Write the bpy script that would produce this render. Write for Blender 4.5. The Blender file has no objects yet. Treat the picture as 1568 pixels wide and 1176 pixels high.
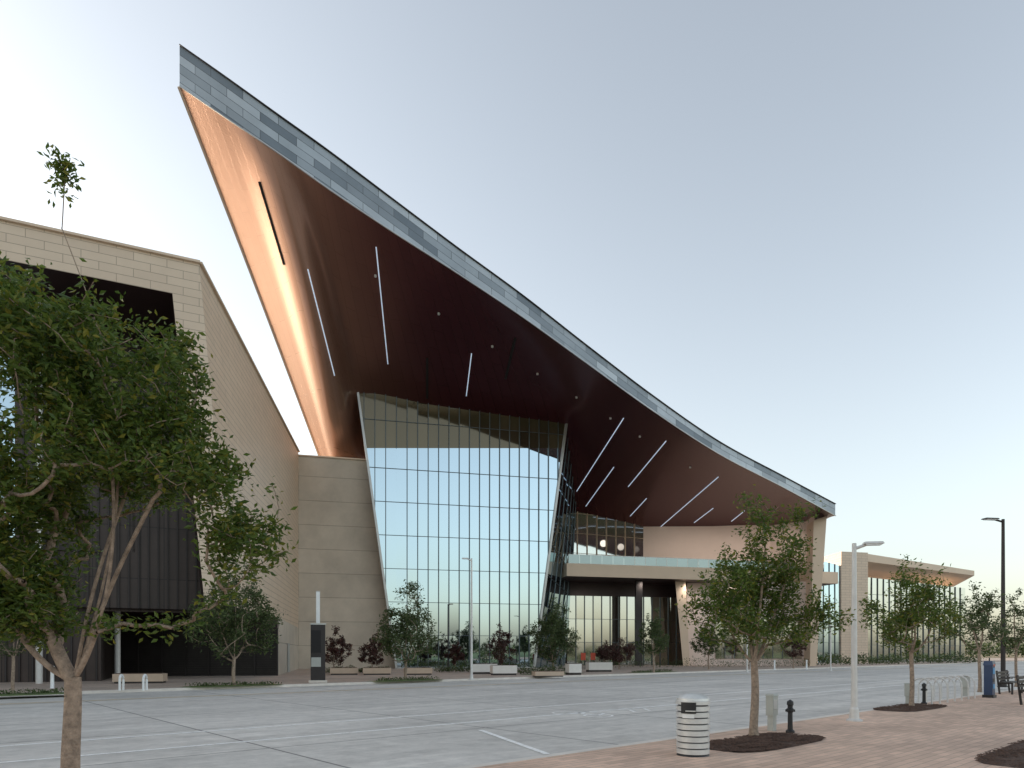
import bpy, math, random
import numpy as np
from mathutils import Vector, Matrix
from mathutils.bvhtree import BVHTree
random.seed(7); rng=np.random.default_rng(7)
scene=bpy.context.scene
CAMZ=1.7; F=1050.0; CX=784.0; HY=1000.0
# back-projection helpers
def P(u,v,d): return Vector(((u-CX)/F*d, d, CAMZ+(HY-v)/F*d))
def G(u,v,z=0.0):
    d=(CAMZ-z)*F/(v-HY); return Vector(((u-CX)/F*d,d,z))
def X_(u,d): return (u-CX)/F*d
# ---------------------------------------------------------------- materials
def newmat(name):
    m=bpy.data.materials.new(name); m.use_nodes=True
    nt=m.node_tree; b=nt.nodes['Principled BSDF']; return m,nt,b
def pbr(name,col,rough=0.6,metal=0.0,var=0.12,vscale=2.0,bump=0.0,bscale=40.0,spec=0.5,emit=None):
    m,nt,b=newmat(name)
    b.inputs['Roughness'].default_value=rough; b.inputs['Metallic'].default_value=metal
    b.inputs['Specular IOR Level'].default_value=spec
    tc=nt.nodes.new('ShaderNodeTexCoord')
    n=nt.nodes.new('ShaderNodeTexNoise'); n.inputs['Scale'].default_value=vscale; n.inputs['Detail'].default_value=6; n.inputs['Roughness'].default_value=0.65
    nt.links.new(tc.outputs['Object'],n.inputs['Vector'])
    r=nt.nodes.new('ShaderNodeValToRGB'); e=r.color_ramp.elements
    e[0].position=0.3; e[1].position=0.7
    e[0].color=[c*(1-var) for c in col]+[1]; e[1].color=[min(1,c*(1+var)) for c in col]+[1]
    nt.links.new(n.outputs['Fac'],r.inputs['Fac']); nt.links.new(r.outputs['Color'],b.inputs['Base Color'])
    if bump>0:
        n2=nt.nodes.new('ShaderNodeTexNoise'); n2.inputs['Scale'].default_value=bscale; n2.inputs['Detail'].default_value=5
        nt.links.new(tc.outputs['Object'],n2.inputs['Vector'])
        bp=nt.nodes.new('ShaderNodeBump'); bp.inputs['Strength'].default_value=bump; bp.inputs['Distance'].default_value=0.02
        nt.links.new(n2.outputs['Fac'],bp.inputs['Height']); nt.links.new(bp.outputs['Normal'],b.inputs['Normal'])
    if emit:
        b.inputs['Emission Color'].default_value=list(emit[0])+[1]; b.inputs['Emission Strength'].default_value=emit[1]
    return m
def brick(name,c1,c2,mort,w,h,ms,offset=0.5,rough=0.6,metal=0.0,coord='UV',var=0.15,vscale=0.6,bump=0.3,freq=2,bias=0.0,attr=None,bdist=0.01,fine=0.0):
    m,nt,b=newmat(name)
    b.inputs['Roughness'].default_value=rough; b.inputs['Metallic'].default_value=metal
    tc=nt.nodes.new('ShaderNodeTexCoord')
    t=nt.nodes.new('ShaderNodeTexBrick'); t.offset=offset; t.offset_frequency=freq
    t.inputs['Scale'].default_value=1.0; t.inputs['Brick Width'].default_value=w; t.inputs['Row Height'].default_value=h
    t.inputs['Mortar Size'].default_value=ms; t.inputs['Mortar Smooth'].default_value=0.1; t.inputs['Bias'].default_value=bias
    t.inputs['Color1'].default_value=list(c1)+[1]; t.inputs['Color2'].default_value=list(c2)+[1]; t.inputs['Mortar'].default_value=list(mort)+[1]
    nt.links.new(tc.outputs[coord],t.inputs['Vector'])
    n=nt.nodes.new('ShaderNodeTexNoise'); n.inputs['Scale'].default_value=vscale; n.inputs['Detail'].default_value=7; n.inputs['Roughness'].default_value=0.65
    nt.links.new(tc.outputs['Object'],n.inputs['Vector'])
    mr=nt.nodes.new('ShaderNodeMapRange'); mr.inputs['From Min'].default_value=0.3; mr.inputs['From Max'].default_value=0.7
    mr.inputs['To Min'].default_value=1-var; mr.inputs['To Max'].default_value=1+var
    nt.links.new(n.outputs['Fac'],mr.inputs['Value'])
    mx=nt.nodes.new('ShaderNodeVectorMath'); mx.operation='SCALE'
    src=t.outputs['Color']
    if attr:
        a=nt.nodes.new('ShaderNodeAttribute'); a.attribute_name='painted_glow'
        t2=nt.nodes.new('ShaderNodeTexBrick'); t2.offset=offset; t2.offset_frequency=freq
        t2.inputs['Scale'].default_value=1.0; t2.inputs['Brick Width'].default_value=w; t2.inputs['Row Height'].default_value=h
        t2.inputs['Mortar Size'].default_value=ms; t2.inputs['Bias'].default_value=bias
        t2.inputs['Color1'].default_value=list(attr[0])+[1]; t2.inputs['Color2'].default_value=list(attr[1])+[1]; t2.inputs['Mortar'].default_value=list(attr[2])+[1]
        nt.links.new(tc.outputs[coord],t2.inputs['Vector'])
        mm=nt.nodes.new('ShaderNodeMix'); mm.data_type='RGBA'
        nt.links.new(a.outputs['Fac'],mm.inputs[0]); nt.links.new(t.outputs['Color'],mm.inputs[6]); nt.links.new(t2.outputs['Color'],mm.inputs[7])
        src=mm.outputs[2]
    nt.links.new(src,mx.inputs[0]); nt.links.new(mr.outputs[0],mx.inputs['Scale'])
    nt.links.new(mx.outputs['Vector'],b.inputs['Base Color'])
    inv=nt.nodes.new('ShaderNodeMath'); inv.operation='SUBTRACT'; inv.inputs[0].default_value=1.0
    nt.links.new(t.outputs['Fac'],inv.inputs[1])
    h_=inv.outputs[0]
    if fine>0:
        n3=nt.nodes.new('ShaderNodeTexNoise'); n3.inputs['Scale'].default_value=60; n3.inputs['Detail'].default_value=4
        nt.links.new(tc.outputs['Object'],n3.inputs['Vector'])
        ad=nt.nodes.new('ShaderNodeMath'); ad.operation='MULTIPLY_ADD'; ad.inputs[1].default_value=fine
        nt.links.new(n3.outputs['Fac'],ad.inputs[0]); nt.links.new(inv.outputs[0],ad.inputs[2]); h_=ad.outputs[0]
    bp=nt.nodes.new('ShaderNodeBump'); bp.inputs['Strength'].default_value=bump; bp.inputs['Distance'].default_value=bdist
    nt.links.new(h_,bp.inputs['Height']); nt.links.new(bp.outputs['Normal'],b.inputs['Normal'])
    return m
def glassmat(name,tint=(0.52,0.64,0.71),inner=(0.02,0.03,0.035),fac=0.9,rough=0.015):
    m=bpy.data.materials.new(name); m.use_nodes=True; nt=m.node_tree
    for n in list(nt.nodes):
        if n.type!='OUTPUT_MATERIAL': nt.nodes.remove(n)
    out=[n for n in nt.nodes][0]
    g=nt.nodes.new('ShaderNodeBsdfGlossy'); g.inputs['Color'].default_value=list(tint)+[1]; g.inputs['Roughness'].default_value=rough
    d=nt.nodes.new('ShaderNodeBsdfDiffuse')
    geo=nt.nodes.new('ShaderNodeNewGeometry'); r=nt.nodes.new('ShaderNodeValToRGB')
    r.color_ramp.elements[0].color=[c*0.7 for c in inner]+[1]; r.color_ramp.elements[1].color=[c*1.6 for c in inner]+[1]
    nt.links.new(geo.outputs['Random Per Island'],r.inputs['Fac']); nt.links.new(r.outputs['Color'],d.inputs['Color'])
    lw=nt.nodes.new('ShaderNodeLayerWeight'); lw.inputs['Blend'].default_value=0.35
    mr=nt.nodes.new('ShaderNodeMapRange'); mr.inputs['To Min'].default_value=fac; mr.inputs['To Max'].default_value=1.0
    nt.links.new(lw.outputs['Fresnel'],mr.inputs['Value'])
    mx=nt.nodes.new('ShaderNodeMixShader'); nt.links.new(mr.outputs[0],mx.inputs[0]); nt.links.new(d.outputs[0],mx.inputs[1]); nt.links.new(g.outputs[0],mx.inputs[2])
    nt.links.new(mx.outputs[0],out.inputs['Surface']); return m
def leafmat(name,cols,trans=0.35):
    m=bpy.data.materials.new(name); m.use_nodes=True; nt=m.node_tree
    b=nt.nodes['Principled BSDF']; out=nt.nodes['Material Output']
    geo=nt.nodes.new('ShaderNodeNewGeometry'); r=nt.nodes.new('ShaderNodeValToRGB'); e=r.color_ramp.elements
    while len(e)<len(cols): e.new(0.5)
    for i,c in enumerate(cols): e[i].position=i/(len(cols)-1); e[i].color=list(c)+[1]
    nt.links.new(geo.outputs['Random Per Island'],r.inputs['Fac'])
    b.inputs['Roughness'].default_value=0.42; b.inputs['Specular IOR Level'].default_value=0.4
    nt.links.new(r.outputs['Color'],b.inputs['Base Color'])
    t=nt.nodes.new('ShaderNodeBsdfTranslucent'); nt.links.new(r.outputs['Color'],t.inputs['Color'])
    mx=nt.nodes.new('ShaderNodeMixShader'); mx.inputs[0].default_value=trans
    nt.links.new(b.outputs[0],mx.inputs[1]); nt.links.new(t.outputs[0],mx.inputs[2]); nt.links.new(mx.outputs[0],out.inputs['Surface'])
    return m
M={}
M['clad']=brick('tan_cladding',(0.64,0.505,0.385),(0.69,0.55,0.42),(0.38,0.295,0.22),1.5,0.42,0.016,rough=0.55,var=0.05,bump=0.4)
M['cladrib']=brick('tan_ribbed_cladding',(0.66,0.505,0.375),(0.70,0.54,0.40),(0.43,0.33,0.24),3.4,0.42,0.025,rough=0.45,var=0.05,bump=0.5,bdist=0.02)
M['zinc']=brick('zinc_shingle',(0.15,0.178,0.205),(0.46,0.50,0.535),(0.07,0.078,0.085),2.6,0.62,0.018,rough=0.42,metal=0.3,var=0.12,vscale=0.3,bump=0.5)
M['soffit']=brick('soffit_panel',(0.080,0.021,0.028),(0.087,0.023,0.030),(0.038,0.011,0.014),5.2,1.15,0.010,rough=0.26,metal=0.5,var=0.04,vscale=0.15,bump=0.2,attr=((0.56,0.33,0.235),(0.60,0.355,0.255),(0.26,0.13,0.09)))  # attr: paler copper mixed in where reflected glow is painted
M['conc']=brick('board_concrete',(0.52,0.45,0.365),(0.55,0.475,0.385),(0.34,0.29,0.235),60,2.45,0.03,rough=0.8,var=0.15,vscale=0.35,bump=0.5,fine=0.2,bdist=0.03)
M['cream']=pbr('cream_panel',(0.74,0.61,0.54),0.6,0,0.05,0.3)
M['tan']=pbr('tan_metal',(0.66,0.51,0.38),0.5,0.1,0.06,0.3)
M['darkmet']=pbr('dark_metal',(0.040,0.034,0.033),0.5,0.4,0.2,1)
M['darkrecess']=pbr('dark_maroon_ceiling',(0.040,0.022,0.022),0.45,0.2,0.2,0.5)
M['darkpanel']=brick('dark_bronze_panel',(0.044,0.030,0.027),(0.06,0.042,0.037),(0.01,0.008,0.008),1.2,3.0,0.02,offset=0,rough=0.4,metal=0.3,var=0.2,bump=0.3)
M['alu']=pbr('mullion_aluminium',(0.10,0.12,0.13),0.4,0.6,0.1,1)
M['alul']=pbr('trim_aluminium',(0.45,0.45,0.44),0.35,0.7,0.1,1)
M['glass']=glassmat('curtain_wall_glass')
M['glasstop']=glassmat('soffit_reflection_glass',(0.24,0.205,0.145),(0.075,0.062,0.038),0.4,0.05)  # soffit's dark reflection painted in as a bronze tint
M['glassd']=glassmat('lobby_glass',(0.62,0.64,0.62),(0.09,0.07,0.055),0.75,0.04)
M['rail']=glassmat('railing_glass',(0.42,0.50,0.50),(0.22,0.25,0.25),0.4)
M['lightstrip']=pbr('linear_light',(0.8,0.85,0.9),0.4,0,0,1,emit=((0.62,0.78,1.0),0.5))
M['slot']=pbr('dark_slot',(0.01,0.008,0.008),0.7,0,0.1,1)
M['roof']=pbr('roof_membrane',(0.3,0.31,0.32),0.7,0.1,0.1,0.3)
M['bark']=pbr('bark',(0.32,0.24,0.18),0.9,0,0.45,14,0.9,60)
M['leafA']=leafmat('leaf_elm',[(0.048,0.090,0.016),(0.08,0.135,0.023),(0.135,0.19,0.032),(0.09,0.145,0.025),(0.26,0.24,0.036)],0.47)
M['leafB']=leafmat('leaf_oak',[(0.050,0.08,0.028),(0.08,0.115,0.038),(0.12,0.155,0.055)],0.4)
M['leafR']=leafmat('leaf_red',[(0.06,0.022,0.02),(0.10,0.035,0.03),(0.06,0.05,0.028)],0.3)
M['grass']=pbr('lawn',(0.10,0.14,0.04),0.9,0,0.35,1.5,0.6,30)
M['dry']=pbr('dry_ground',(0.26,0.195,0.115),0.95,0,0.3,0.05,0.3,5)
M['mulch']=pbr('mulch',(0.090,0.050,0.034),0.95,0,0.6,35,1.0,90)
M['kerb']=pbr('kerb_concrete',(0.66,0.61,0.55),0.8,0,0.12,2,0.3,60)
M['plantw']=pbr('planter_white',(0.72,0.69,0.64),0.7,0,0.06,2,0.2,40)
M['plantc']=pbr('planter_cor',(0.52,0.40,0.30),0.7,0,0.08,2,0.2,40)
M['white']=pbr('white_metal',(0.78,0.79,0.78),0.4,0.1,0.04,3)
M['galv']=pbr('galvanised',(0.62,0.61,0.59),0.45,0.25,0.08,6)
M['silver']=pbr('silver_slat',(0.66,0.66,0.64),0.38,0.35,0.08,9)
M['black']=pbr('black_paint',(0.018,0.018,0.02),0.45,0.1,0.2,6)
M['grey']=pbr('grey_box',(0.40,0.41,0.38),0.55,0.1,0.08,4)
M['navy']=pbr('navy_paint',(0.02,0.045,0.11),0.4,0.1,0.1,4)
M['bluep']=pbr('blue_panel',(0.05,0.28,0.55),0.4,0,0.1,4)
M['red']=pbr('red_panel',(0.5,0.07,0.03),0.5,0,0.1,4)
M['pavers']=brick('brick_pavers',(0.66,0.46,0.345),(0.50,0.35,0.265),(0.32,0.25,0.20),0.42,0.14,0.006,rough=0.85,coord='Object',var=0.2,vscale=0.5,bump=0.5,fine=0.3,bias=-0.1)
M['plaza']=brick('plaza_pavers',(0.52,0.40,0.32),(0.41,0.33,0.27),(0.24,0.2,0.17),0.9,0.45,0.01,rough=0.85,coord='Object',var=0.15,vscale=0.3,bump=0.3)
def roadmat():
    m=brick('road_concrete',(0.66,0.625,0.575),(0.61,0.58,0.535),(0.25,0.235,0.22),5.0,4.0,0.028,offset=0.0,rough=0.8,coord='Object',var=0.12,vscale=0.25,bump=0.4,fine=0.35)
    nt=m.node_tree; b=nt.nodes['Principled BSDF']; l=b.inputs['Base Color'].links[0].from_socket
    tc=nt.nodes.new('ShaderNodeTexCoord'); mp=nt.nodes.new('ShaderNodeMapping'); mp.inputs['Scale'].default_value=(0.08,0.9,1)
    n=nt.nodes.new('ShaderNodeTexNoise'); n.inputs['Scale'].default_value=1.0; n.inputs['Detail'].default_value=8; n.inputs['Roughness'].default_value=0.7
    nt.links.new(tc.outputs['Object'],mp.inputs[0]); nt.links.new(mp.outputs[0],n.inputs['Vector'])
    n2=nt.nodes.new('ShaderNodeTexNoise'); n2.inputs['Scale'].default_value=2.2; n2.inputs['Detail'].default_value=10; n2.inputs['Roughness'].default_value=0.78
    nt.links.new(tc.outputs['Object'],n2.inputs['Vector'])
    ad=nt.nodes.new('ShaderNodeMath'); ad.operation='ADD'; nt.links.new(n.outputs['Fac'],ad.inputs[0]); nt.links.new(n2.outputs['Fac'],ad.inputs[1])
    mr=nt.nodes.new('ShaderNodeMapRange'); mr.inputs['From Min'].default_value=0.7; mr.inputs['From Max'].default_value=1.3; mr.inputs['To Min'].default_value=0.60; mr.inputs['To Max'].default_value=1.16
    nt.links.new(ad.outputs[0],mr.inputs['Value'])
    s=nt.nodes.new('ShaderNodeVectorMath'); s.operation='SCALE'; nt.links.new(l,s.inputs[0]); nt.links.new(mr.outputs[0],s.inputs['Scale']); nt.links.new(s.outputs['Vector'],b.inputs['Base Color'])
    return m
M['road']=roadmat()
def paintmat(name,col):
    m,nt,b=newmat(name); b.inputs['Roughness'].default_value=0.7
    tc=nt.nodes.new('ShaderNodeTexCoord'); n=nt.nodes.new('ShaderNodeTexNoise'); n.inputs['Scale'].default_value=6; n.inputs['Detail'].default_value=9; n.inputs['Roughness'].default_value=0.75
    nt.links.new(tc.outputs['Object'],n.inputs['Vector']); r=nt.nodes.new('ShaderNodeValToRGB')
    r.color_ramp.elements[0].position=0.36; r.color_ramp.elements[0].color=(0.62,0.59,0.54,1); r.color_ramp.elements[1].position=0.50; r.color_ramp.elements[1].color=list(col)+[1]
    nt.links.new(n.outputs['Fac'],r.inputs['Fac']); nt.links.new(r.outputs['Color'],b.inputs['Base Color']); return m
M['pw']=paintmat('road_paint_white',(0.93,0.92,0.89)); M['py']=paintmat('road_paint_yellow',(0.70,0.53,0.28))
# ---------------------------------------------------------------- mesh builder
class MB:
    def __init__(s): s.v=[]; s.f=[]; s.m=[]; s.uv=[]; s.mats=[]
    def mi(s,key):
        if key not in s.mats: s.mats.append(key)
        return s.mats.index(key)
    def face(s,pts,key,uvs=None):
        i=len(s.v); s.v+= [tuple(p) for p in pts]; s.f.append(tuple(range(i,i+len(pts)))); s.m.append(s.mi(key))
        if uvs is None:
            p0=Vector(pts[0]); e=Vector(pts[1])-p0
            if e.length<1e-6: e=Vector((1,0,0))
            e.normalize(); n=e.cross(Vector(pts[-1])-p0)
            n=n.normalized() if n.length>1e-9 else Vector((0,0,1)); w=n.cross(e)
            uvs=[((Vector(p)-p0).dot(e),(Vector(p)-p0).dot(w)) for p in pts]
        s.uv.append(uvs)
    def wall(s,a,b,z0,z1,key,z1b=None):
        L=math.hypot(b[0]-a[0],b[1]-a[1]); z1b=z1 if z1b is None else z1b
        s.face([(a[0],a[1],z0),(b[0],b[1],z0),(b[0],b[1],z1b),(a[0],a[1],z1)],key,[(0,z0),(L,z0),(L,z1b),(0,z1)])
    def hexa(s,b,t,key):
        s.face(b[::-1],key); s.face(t,key)
        for i in range(4):
            j=(i+1)%4; s.face([b[i],b[j],t[j],t[i]],key)
    def box(s,c,size,key,rot=0.0,taper=1.0):
        hx,hy,hz=size[0]/2,size[1]/2,size[2]/2; ca,sa=math.cos(rot),math.sin(rot)
        def q(x,y,z): return (c[0]+x*ca-y*sa,c[1]+x*sa+y*ca,c[2]+z)
        b=[q(-hx,-hy,-hz),q(hx,-hy,-hz),q(hx,hy,-hz),q(-hx,hy,-hz)]
        k=taper; t=[q(-hx*k,-hy*k,hz),q(hx*k,-hy*k,hz),q(hx*k,hy*k,hz),q(-hx*k,hy*k,hz)]
        s.hexa(b,t,key)
    def beam(s,a,b,w,h,key,up=(0,0,1)):
        a=Vector(a); b=Vector(b); d=(b-a)
        if d.length<1e-5: return
        d.normalize(); up=Vector(up)
        if abs(d.dot(up))>0.98: up=Vector((0,1,0)) if abs(d.y)<0.9 else Vector((1,0,0))
        x=d.cross(up).normalized(); y=x.cross(d)
        o=[x*(-w/2)+y*(-h/2),x*(w/2)+y*(-h/2),x*(w/2)+y*(h/2),x*(-w/2)+y*(h/2)]
        s.hexa([a+q for q in o],[b+q for q in o],key)
    def tube(s,pts,rad,key,n=10,cap=True):
        rings=[]; pts=[Vector(p) for p in pts]
        for i,p in enumerate(pts):
            d=(pts[min(i+1,len(pts)-1)]-pts[max(i-1,0)]).normalized()
            up=Vector((0,0,1)) if abs(d.z)<0.95 else Vector((1,0,0))
            x=d.cross(up).normalized(); y=x.cross(d); r=rad[i] if isinstance(rad,(list,tuple)) else rad
            rings.append([p+x*(r*math.cos(2*math.pi*k/n))+y*(r*math.sin(2*math.pi*k/n)) for k in range(n)])
        for i in range(len(rings)-1):
            for k in range(n):
                j=(k+1)%n; s.face([rings[i][k],rings[i][j],rings[i+1][j],rings[i+1][k]],key)
        if cap: s.face(rings[0][::-1],key); s.face(rings[-1],key)
    def lathe(s,c,prof,key,n=28):
        for i in range(len(prof)-1):
            (r0,z0),(r1,z1)=prof[i],prof[i+1]
            for k in range(n):
                a0=2*math.pi*k/n; a1=2*math.pi*(k+1)/n
                q=[(c[0]+r0*math.cos(a0),c[1]+r0*math.sin(a0),c[2]+z0),(c[0]+r0*math.cos(a1),c[1]+r0*math.sin(a1),c[2]+z0),
                   (c[0]+r1*math.cos(a1),c[1]+r1*math.sin(a1),c[2]+z1),(c[0]+r1*math.cos(a0),c[1]+r1*math.sin(a0),c[2]+z1)]
                if r1<1e-6: q=q[:3]
                if r0<1e-6: q=[q[0],q[2],q[3]]
                s.face(q,key)
    def done(s,name,parent=None,merge=False,smooth=False,origin=None,rot=0.0):
        me=bpy.data.meshes.new(name); me.from_pydata(s.v,[],s.f)
        for k in s.mats: me.materials.append(M[k])
        me.polygons.foreach_set('material_index',s.m)
        ul=me.uv_layers.new(name='UVMap'); flat=[c for f in s.uv for q in f for c in q]; ul.data.foreach_set('uv',flat)
        o=bpy.data.objects.new(name,me); scene.collection.objects.link(o)
        if merge:
            import bmesh
            bm=bmesh.new(); bm.from_mesh(me); bmesh.ops.remove_doubles(bm,verts=bm.verts,dist=0.0005); bm.to_mesh(me); bm.free()
        if smooth:
            me.polygons.foreach_set('use_smooth',[True]*len(me.polygons))
            try: me.set_sharp_from_angle(angle=math.radians(35))
            except Exception: pass
        if origin is not None:
            me.transform(Matrix.Translation(-Vector(origin))); o.location=origin
        if rot: o.rotation_euler[2]=rot
        if parent is not None:
            o.parent=parent; o.matrix_parent_inverse=Matrix.Translation(-Vector(parent.location))
        return o
def empty(name,loc):
    e=bpy.data.objects.new(name,None); e.location=loc; scene.collection.objects.link(e); e.empty_display_size=1; return e
# ---------------------------------------------------------------- street frame
VPK=1.11; ang=math.atan2(1,VPK)   # street heading
dS=Vector((math.cos(ang),math.sin(ang),0)); nS=Vector((-math.sin(ang),math.cos(ang),0))
def ap(p): p=Vector(p); return (p.dot(dS),p.dot(nS))
PK,PF=ap(G(780,1176))[1],ap(G(0,1067))[1]
def sheet(name,a0,a1,p0,p1,z,key,h=0):
    b=MB()
    if h==0: b.face([(a0,p0,z),(a1,p0,z),(a1,p1,z),(a0,p1,z)],key)
    else: b.hexa([(a0,p0,z-h),(a1,p0,z-h),(a1,p1,z-h),(a0,p1,z-h)],[(a0,p0,z),(a1,p0,z),(a1,p1,z),(a0,p1,z)],key)
    return b.done(name,rot=ang)
gb=MB(); gb.face([(-3000,-3000,-0.02),(3000,-3000,-0.02),(3000,3000,-0.02),(-3000,3000,-0.02)],'dry'); gb.done('ground')
sheet('road',-220,420,PK,PF,0.0,'road')
SW=0.12
sheet('pavement',-220,420,-9,PK-0.18,SW,'pavers',0.14)
b=MB()
for (p0,p1) in ((PK-0.18,PK),(PF,PF+0.18)):
    b.hexa([(-220,p0,-0.015),(420,p0,-0.015),(420,p1,-0.015),(-220,p1,-0.015)],[(-220,p0,SW+0.003),(420,p0,SW+0.003),(420,p1,SW+0.003),(-220,p1,SW+0.003)],'kerb')
b.done('kerb',rot=ang)
sheet('plaza_pavement',-220,260,PF+0.18,PF+90,SW,'plaza',0.14)
sheet('park_lawn',-400,600,-300,-9,0.0,'grass')
# markings
b=MB(); z=0.004
def strip(a0,a1,p,w,key='pw'): b.face([(a0,p-w/2,z),(a1,p-w/2,z),(a1,p+w/2,z),(a0,p+w/2,z)],key)
pA=ap(G(0,1143))[1]; pB=ap(G(0,1168))[1]; pY=ap(G(0,1079))[1]
strip(-150,300,pA,0.13); strip(-150,300,pB,0.13); strip(-150,300,pY,0.12,'py'); strip(-150,300,pY+0.35,0.12,'py')
def seg(q0,q1,w=0.12):
    a=Vector(ap(q0)); c=Vector(ap(q1)); d=(c-a).normalized(); n=Vector((-d.y,d.x))*w/2
    b.face([(*(a-n),z+0.003),(*(c-n),z+0.003),(*(c+n),z+0.003),(*(a+n),z+0.003)],'pw')
s0=ap(G(735,1118)); s1=ap(G(838,1155))
for k in range(-4,9):
    if k==0 or k>2:
        A=dS*(s0[0]+k*7.0)+nS*s0[1]; C=dS*(s1[0]+k*7.0)+nS*s1[1]; seg(A,C)
def ring(ca,cp,r,w=0.07):
    for k in range(16):
        t0=2*math.pi*k/16; t1=2*math.pi*(k+1)/16
        b.face([(ca+(r-w)*math.cos(t0),cp+(r-w)*math.sin(t0),z),(ca+r*math.cos(t0),cp+r*math.sin(t0),z),(ca+r*math.cos(t1),cp+r*math.sin(t1),z),(ca+(r-w)*math.cos(t1),cp+(r-w)*math.sin(t1),z)],'pw')
sa,sp=ap(G(895,1094))
ring(sa,sp-0.5,0.42); ring(sa,sp+0.7,0.42)
def lseg(a0,p0,a1,p1): seg(dS*a0+nS*p0,dS*a1+nS*p1,0.09)
lseg(sa,sp-0.5,sa+0.6,sp-0.2); lseg(sa+0.6,sp-0.2,sa+0.6,sp+0.5); lseg(sa+0.6,sp+0.5,sa,sp+0.7); lseg(sa,sp-0.5,sa,sp+0.1); lseg(sa,sp+0.1,sa+0.6,sp+0.5)
for kk in (1.6,2.3):
    lseg(sa+kk,sp-0.5,sa+kk+0.5,sp+0.1); lseg(sa+kk+0.5,sp+0.1,sa+kk,sp+0.7)
b.done('road_markings',rot=ang)
# ---------------------------------------------------------------- convention centre
A76=math.radians(90-76); D76=Vector((math.cos(A76),math.sin(A76),0)); N76=Vector((D76.y,-D76.x,0))
BL0=0.12
def clip(poly,axis,val,keep_gt):
    out=[]
    for i in range(len(poly)):
        p=poly[i]; q=poly[(i+1)%len(poly)]
        ip=(p[axis]>=val) if keep_gt else (p[axis]<=val); iq=(q[axis]>=val) if keep_gt else (q[axis]<=val)
        if ip: out.append(p)
        if ip!=iq:
            t=(val-p[axis])/(q[axis]-p[axis]); out.append((p[0]+t*(q[0]-p[0]),p[1]+t*(q[1]-p[1])))
    return out
def facade(name,parent,O,D,poly,cw,rh,gk='glass',mk='alu',mw=0.07,md=0.12,hrow=0.05,edge=None,tilt=0.004,align=False):
    O=Vector(O); D=Vector(D).normalized(); N=Vector((D.y,-D.x,0))
    ts=[p[0] for p in poly]; zs=[p[1] for p in poly]; t0,t1=min(ts),max(ts); zz0,zz1=min(zs),max(zs)
    W=lambda t,zv,o=0: O+D*t+Vector((0,0,zv))+N*o
    g=MB(); nr=max(1,round((zz1-zz0)/rh)); rh=(zz1-zz0)/nr
    if align: t0=math.floor(t0/cw)*cw; nc=math.ceil((t1-t0)/cw)
    else: nc=max(1,round((t1-t0)/cw)); cw=(t1-t0)/nc
    for i in range(nc):
        for j in range(nr):
            a,c_=t0+i*cw,t0+(i+1)*cw; z_0,z_1=zz0+j*rh,zz0+(j+1)*rh
            q=clip(clip(clip(clip(poly,0,a,True),0,c_,False),1,z_0,True),1,z_1,False)
            if len(q)<3: continue
            tx=rng.normal(0,tilt); tz=rng.normal(0,tilt); mt,mz=(a+c_)/2,(z_0+z_1)/2
            g.face([W(x,y,(x-mt)*tx+(y-mz)*tz) for x,y in q],gk)
    g.done(name+'_panes',parent)
    m=MB()
    def span(axis,val):
        o=1-axis; hits=[]
        for i in range(len(poly)):
            p=poly[i]; q=poly[(i+1)%len(poly)]
            if (p[axis]-val)*(q[axis]-val)<0:
                t=(val-p[axis])/(q[axis]-p[axis]); hits.append(p[o]+t*(q[o]-p[o]))
        return (min(hits),max(hits)) if len(hits)>=2 else None
    for i in range(1,nc):
        s=span(0,t0+i*cw)
        if s: m.beam(W(t0+i*cw,s[0],md/2),W(t0+i*cw,s[1],md/2),mw,md,mk,up=N)
    for j in range(1,nr):
        s=span(1,zz0+j*rh)
        if s: m.beam(W(s[0],zz0+j*rh,md*0.2),W(s[1],zz0+j*rh,md*0.2),md*0.5,hrow,mk)
    if edge:
        for i in range(len(poly)):
            if i in edge: m.beam(W(*poly[i],0.04),W(*poly[(i+1)%len(poly)],0.04),0.22,0.3,'alul',up=N)
    m.done(name+'_mullions',parent)
cc=empty('convention_center',(0,70,0))
# --- great roof
def cr(xs,ys,x):
    xs=np.array(xs,float); ys=np.array(ys,float)
    i=int(np.clip(np.searchsorted(xs,x)-1,0,len(xs)-2)); h=xs[i+1]-xs[i]; t=(x-xs[i])/h
    def sl(k):
        if k==0: return (ys[1]-ys[0])/(xs[1]-xs[0])
        if k==len(xs)-1: return (ys[-1]-ys[-2])/(xs[-1]-xs[-2])
        return (ys[k+1]-ys[k-1])/(xs[k+1]-xs[k-1])
    m0,m1=sl(i)*h,sl(i+1)*h
    return (2*t**3-3*t**2+1)*ys[i]+(t**3-2*t*t+t)*m0+(-2*t**3+3*t*t)*ys[i+1]+(t**3-t*t)*m1
E0=Vector((-21.8,45)); E1=Vector((37.7,80))
def eave_d(u):
    k=(u-CX)/F; t=(k*E0.y-E0.x)/((E1.x-E0.x)-k*(E1.y-E0.y))
    bow=cr([275,335,395,455,540,800,1279],[1.7,0.5,-0.5,-0.6,-0.1,0,0],u)   # eave bows outward near the prow
    return E0.y+(E1.y-E0.y)*t+bow
tu=[275,345,420,500,600,700,800,900,1000,1100,1200,1279]
tv=[70,119,173,230,305,380,453,531,607,676,730,772]
bv=[133,181,231,288,355,419,486,558,630,695,747,790]
def Fb(u): return P(u,cr(tu,bv,u),eave_d(u))
def Ft(u): return P(u,cr(tu,tv,u),eave_d(u))
GO=Vector((-11.8,70,0))
TL=GO+D76*(-3.9)+Vector((0,0,27.8)); TR=GO+D76*18.3+Vector((0,0,26.5))
def mid(u,B,dz): return (Fb(u)+B)/2+Vector((0,0,dz))
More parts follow.
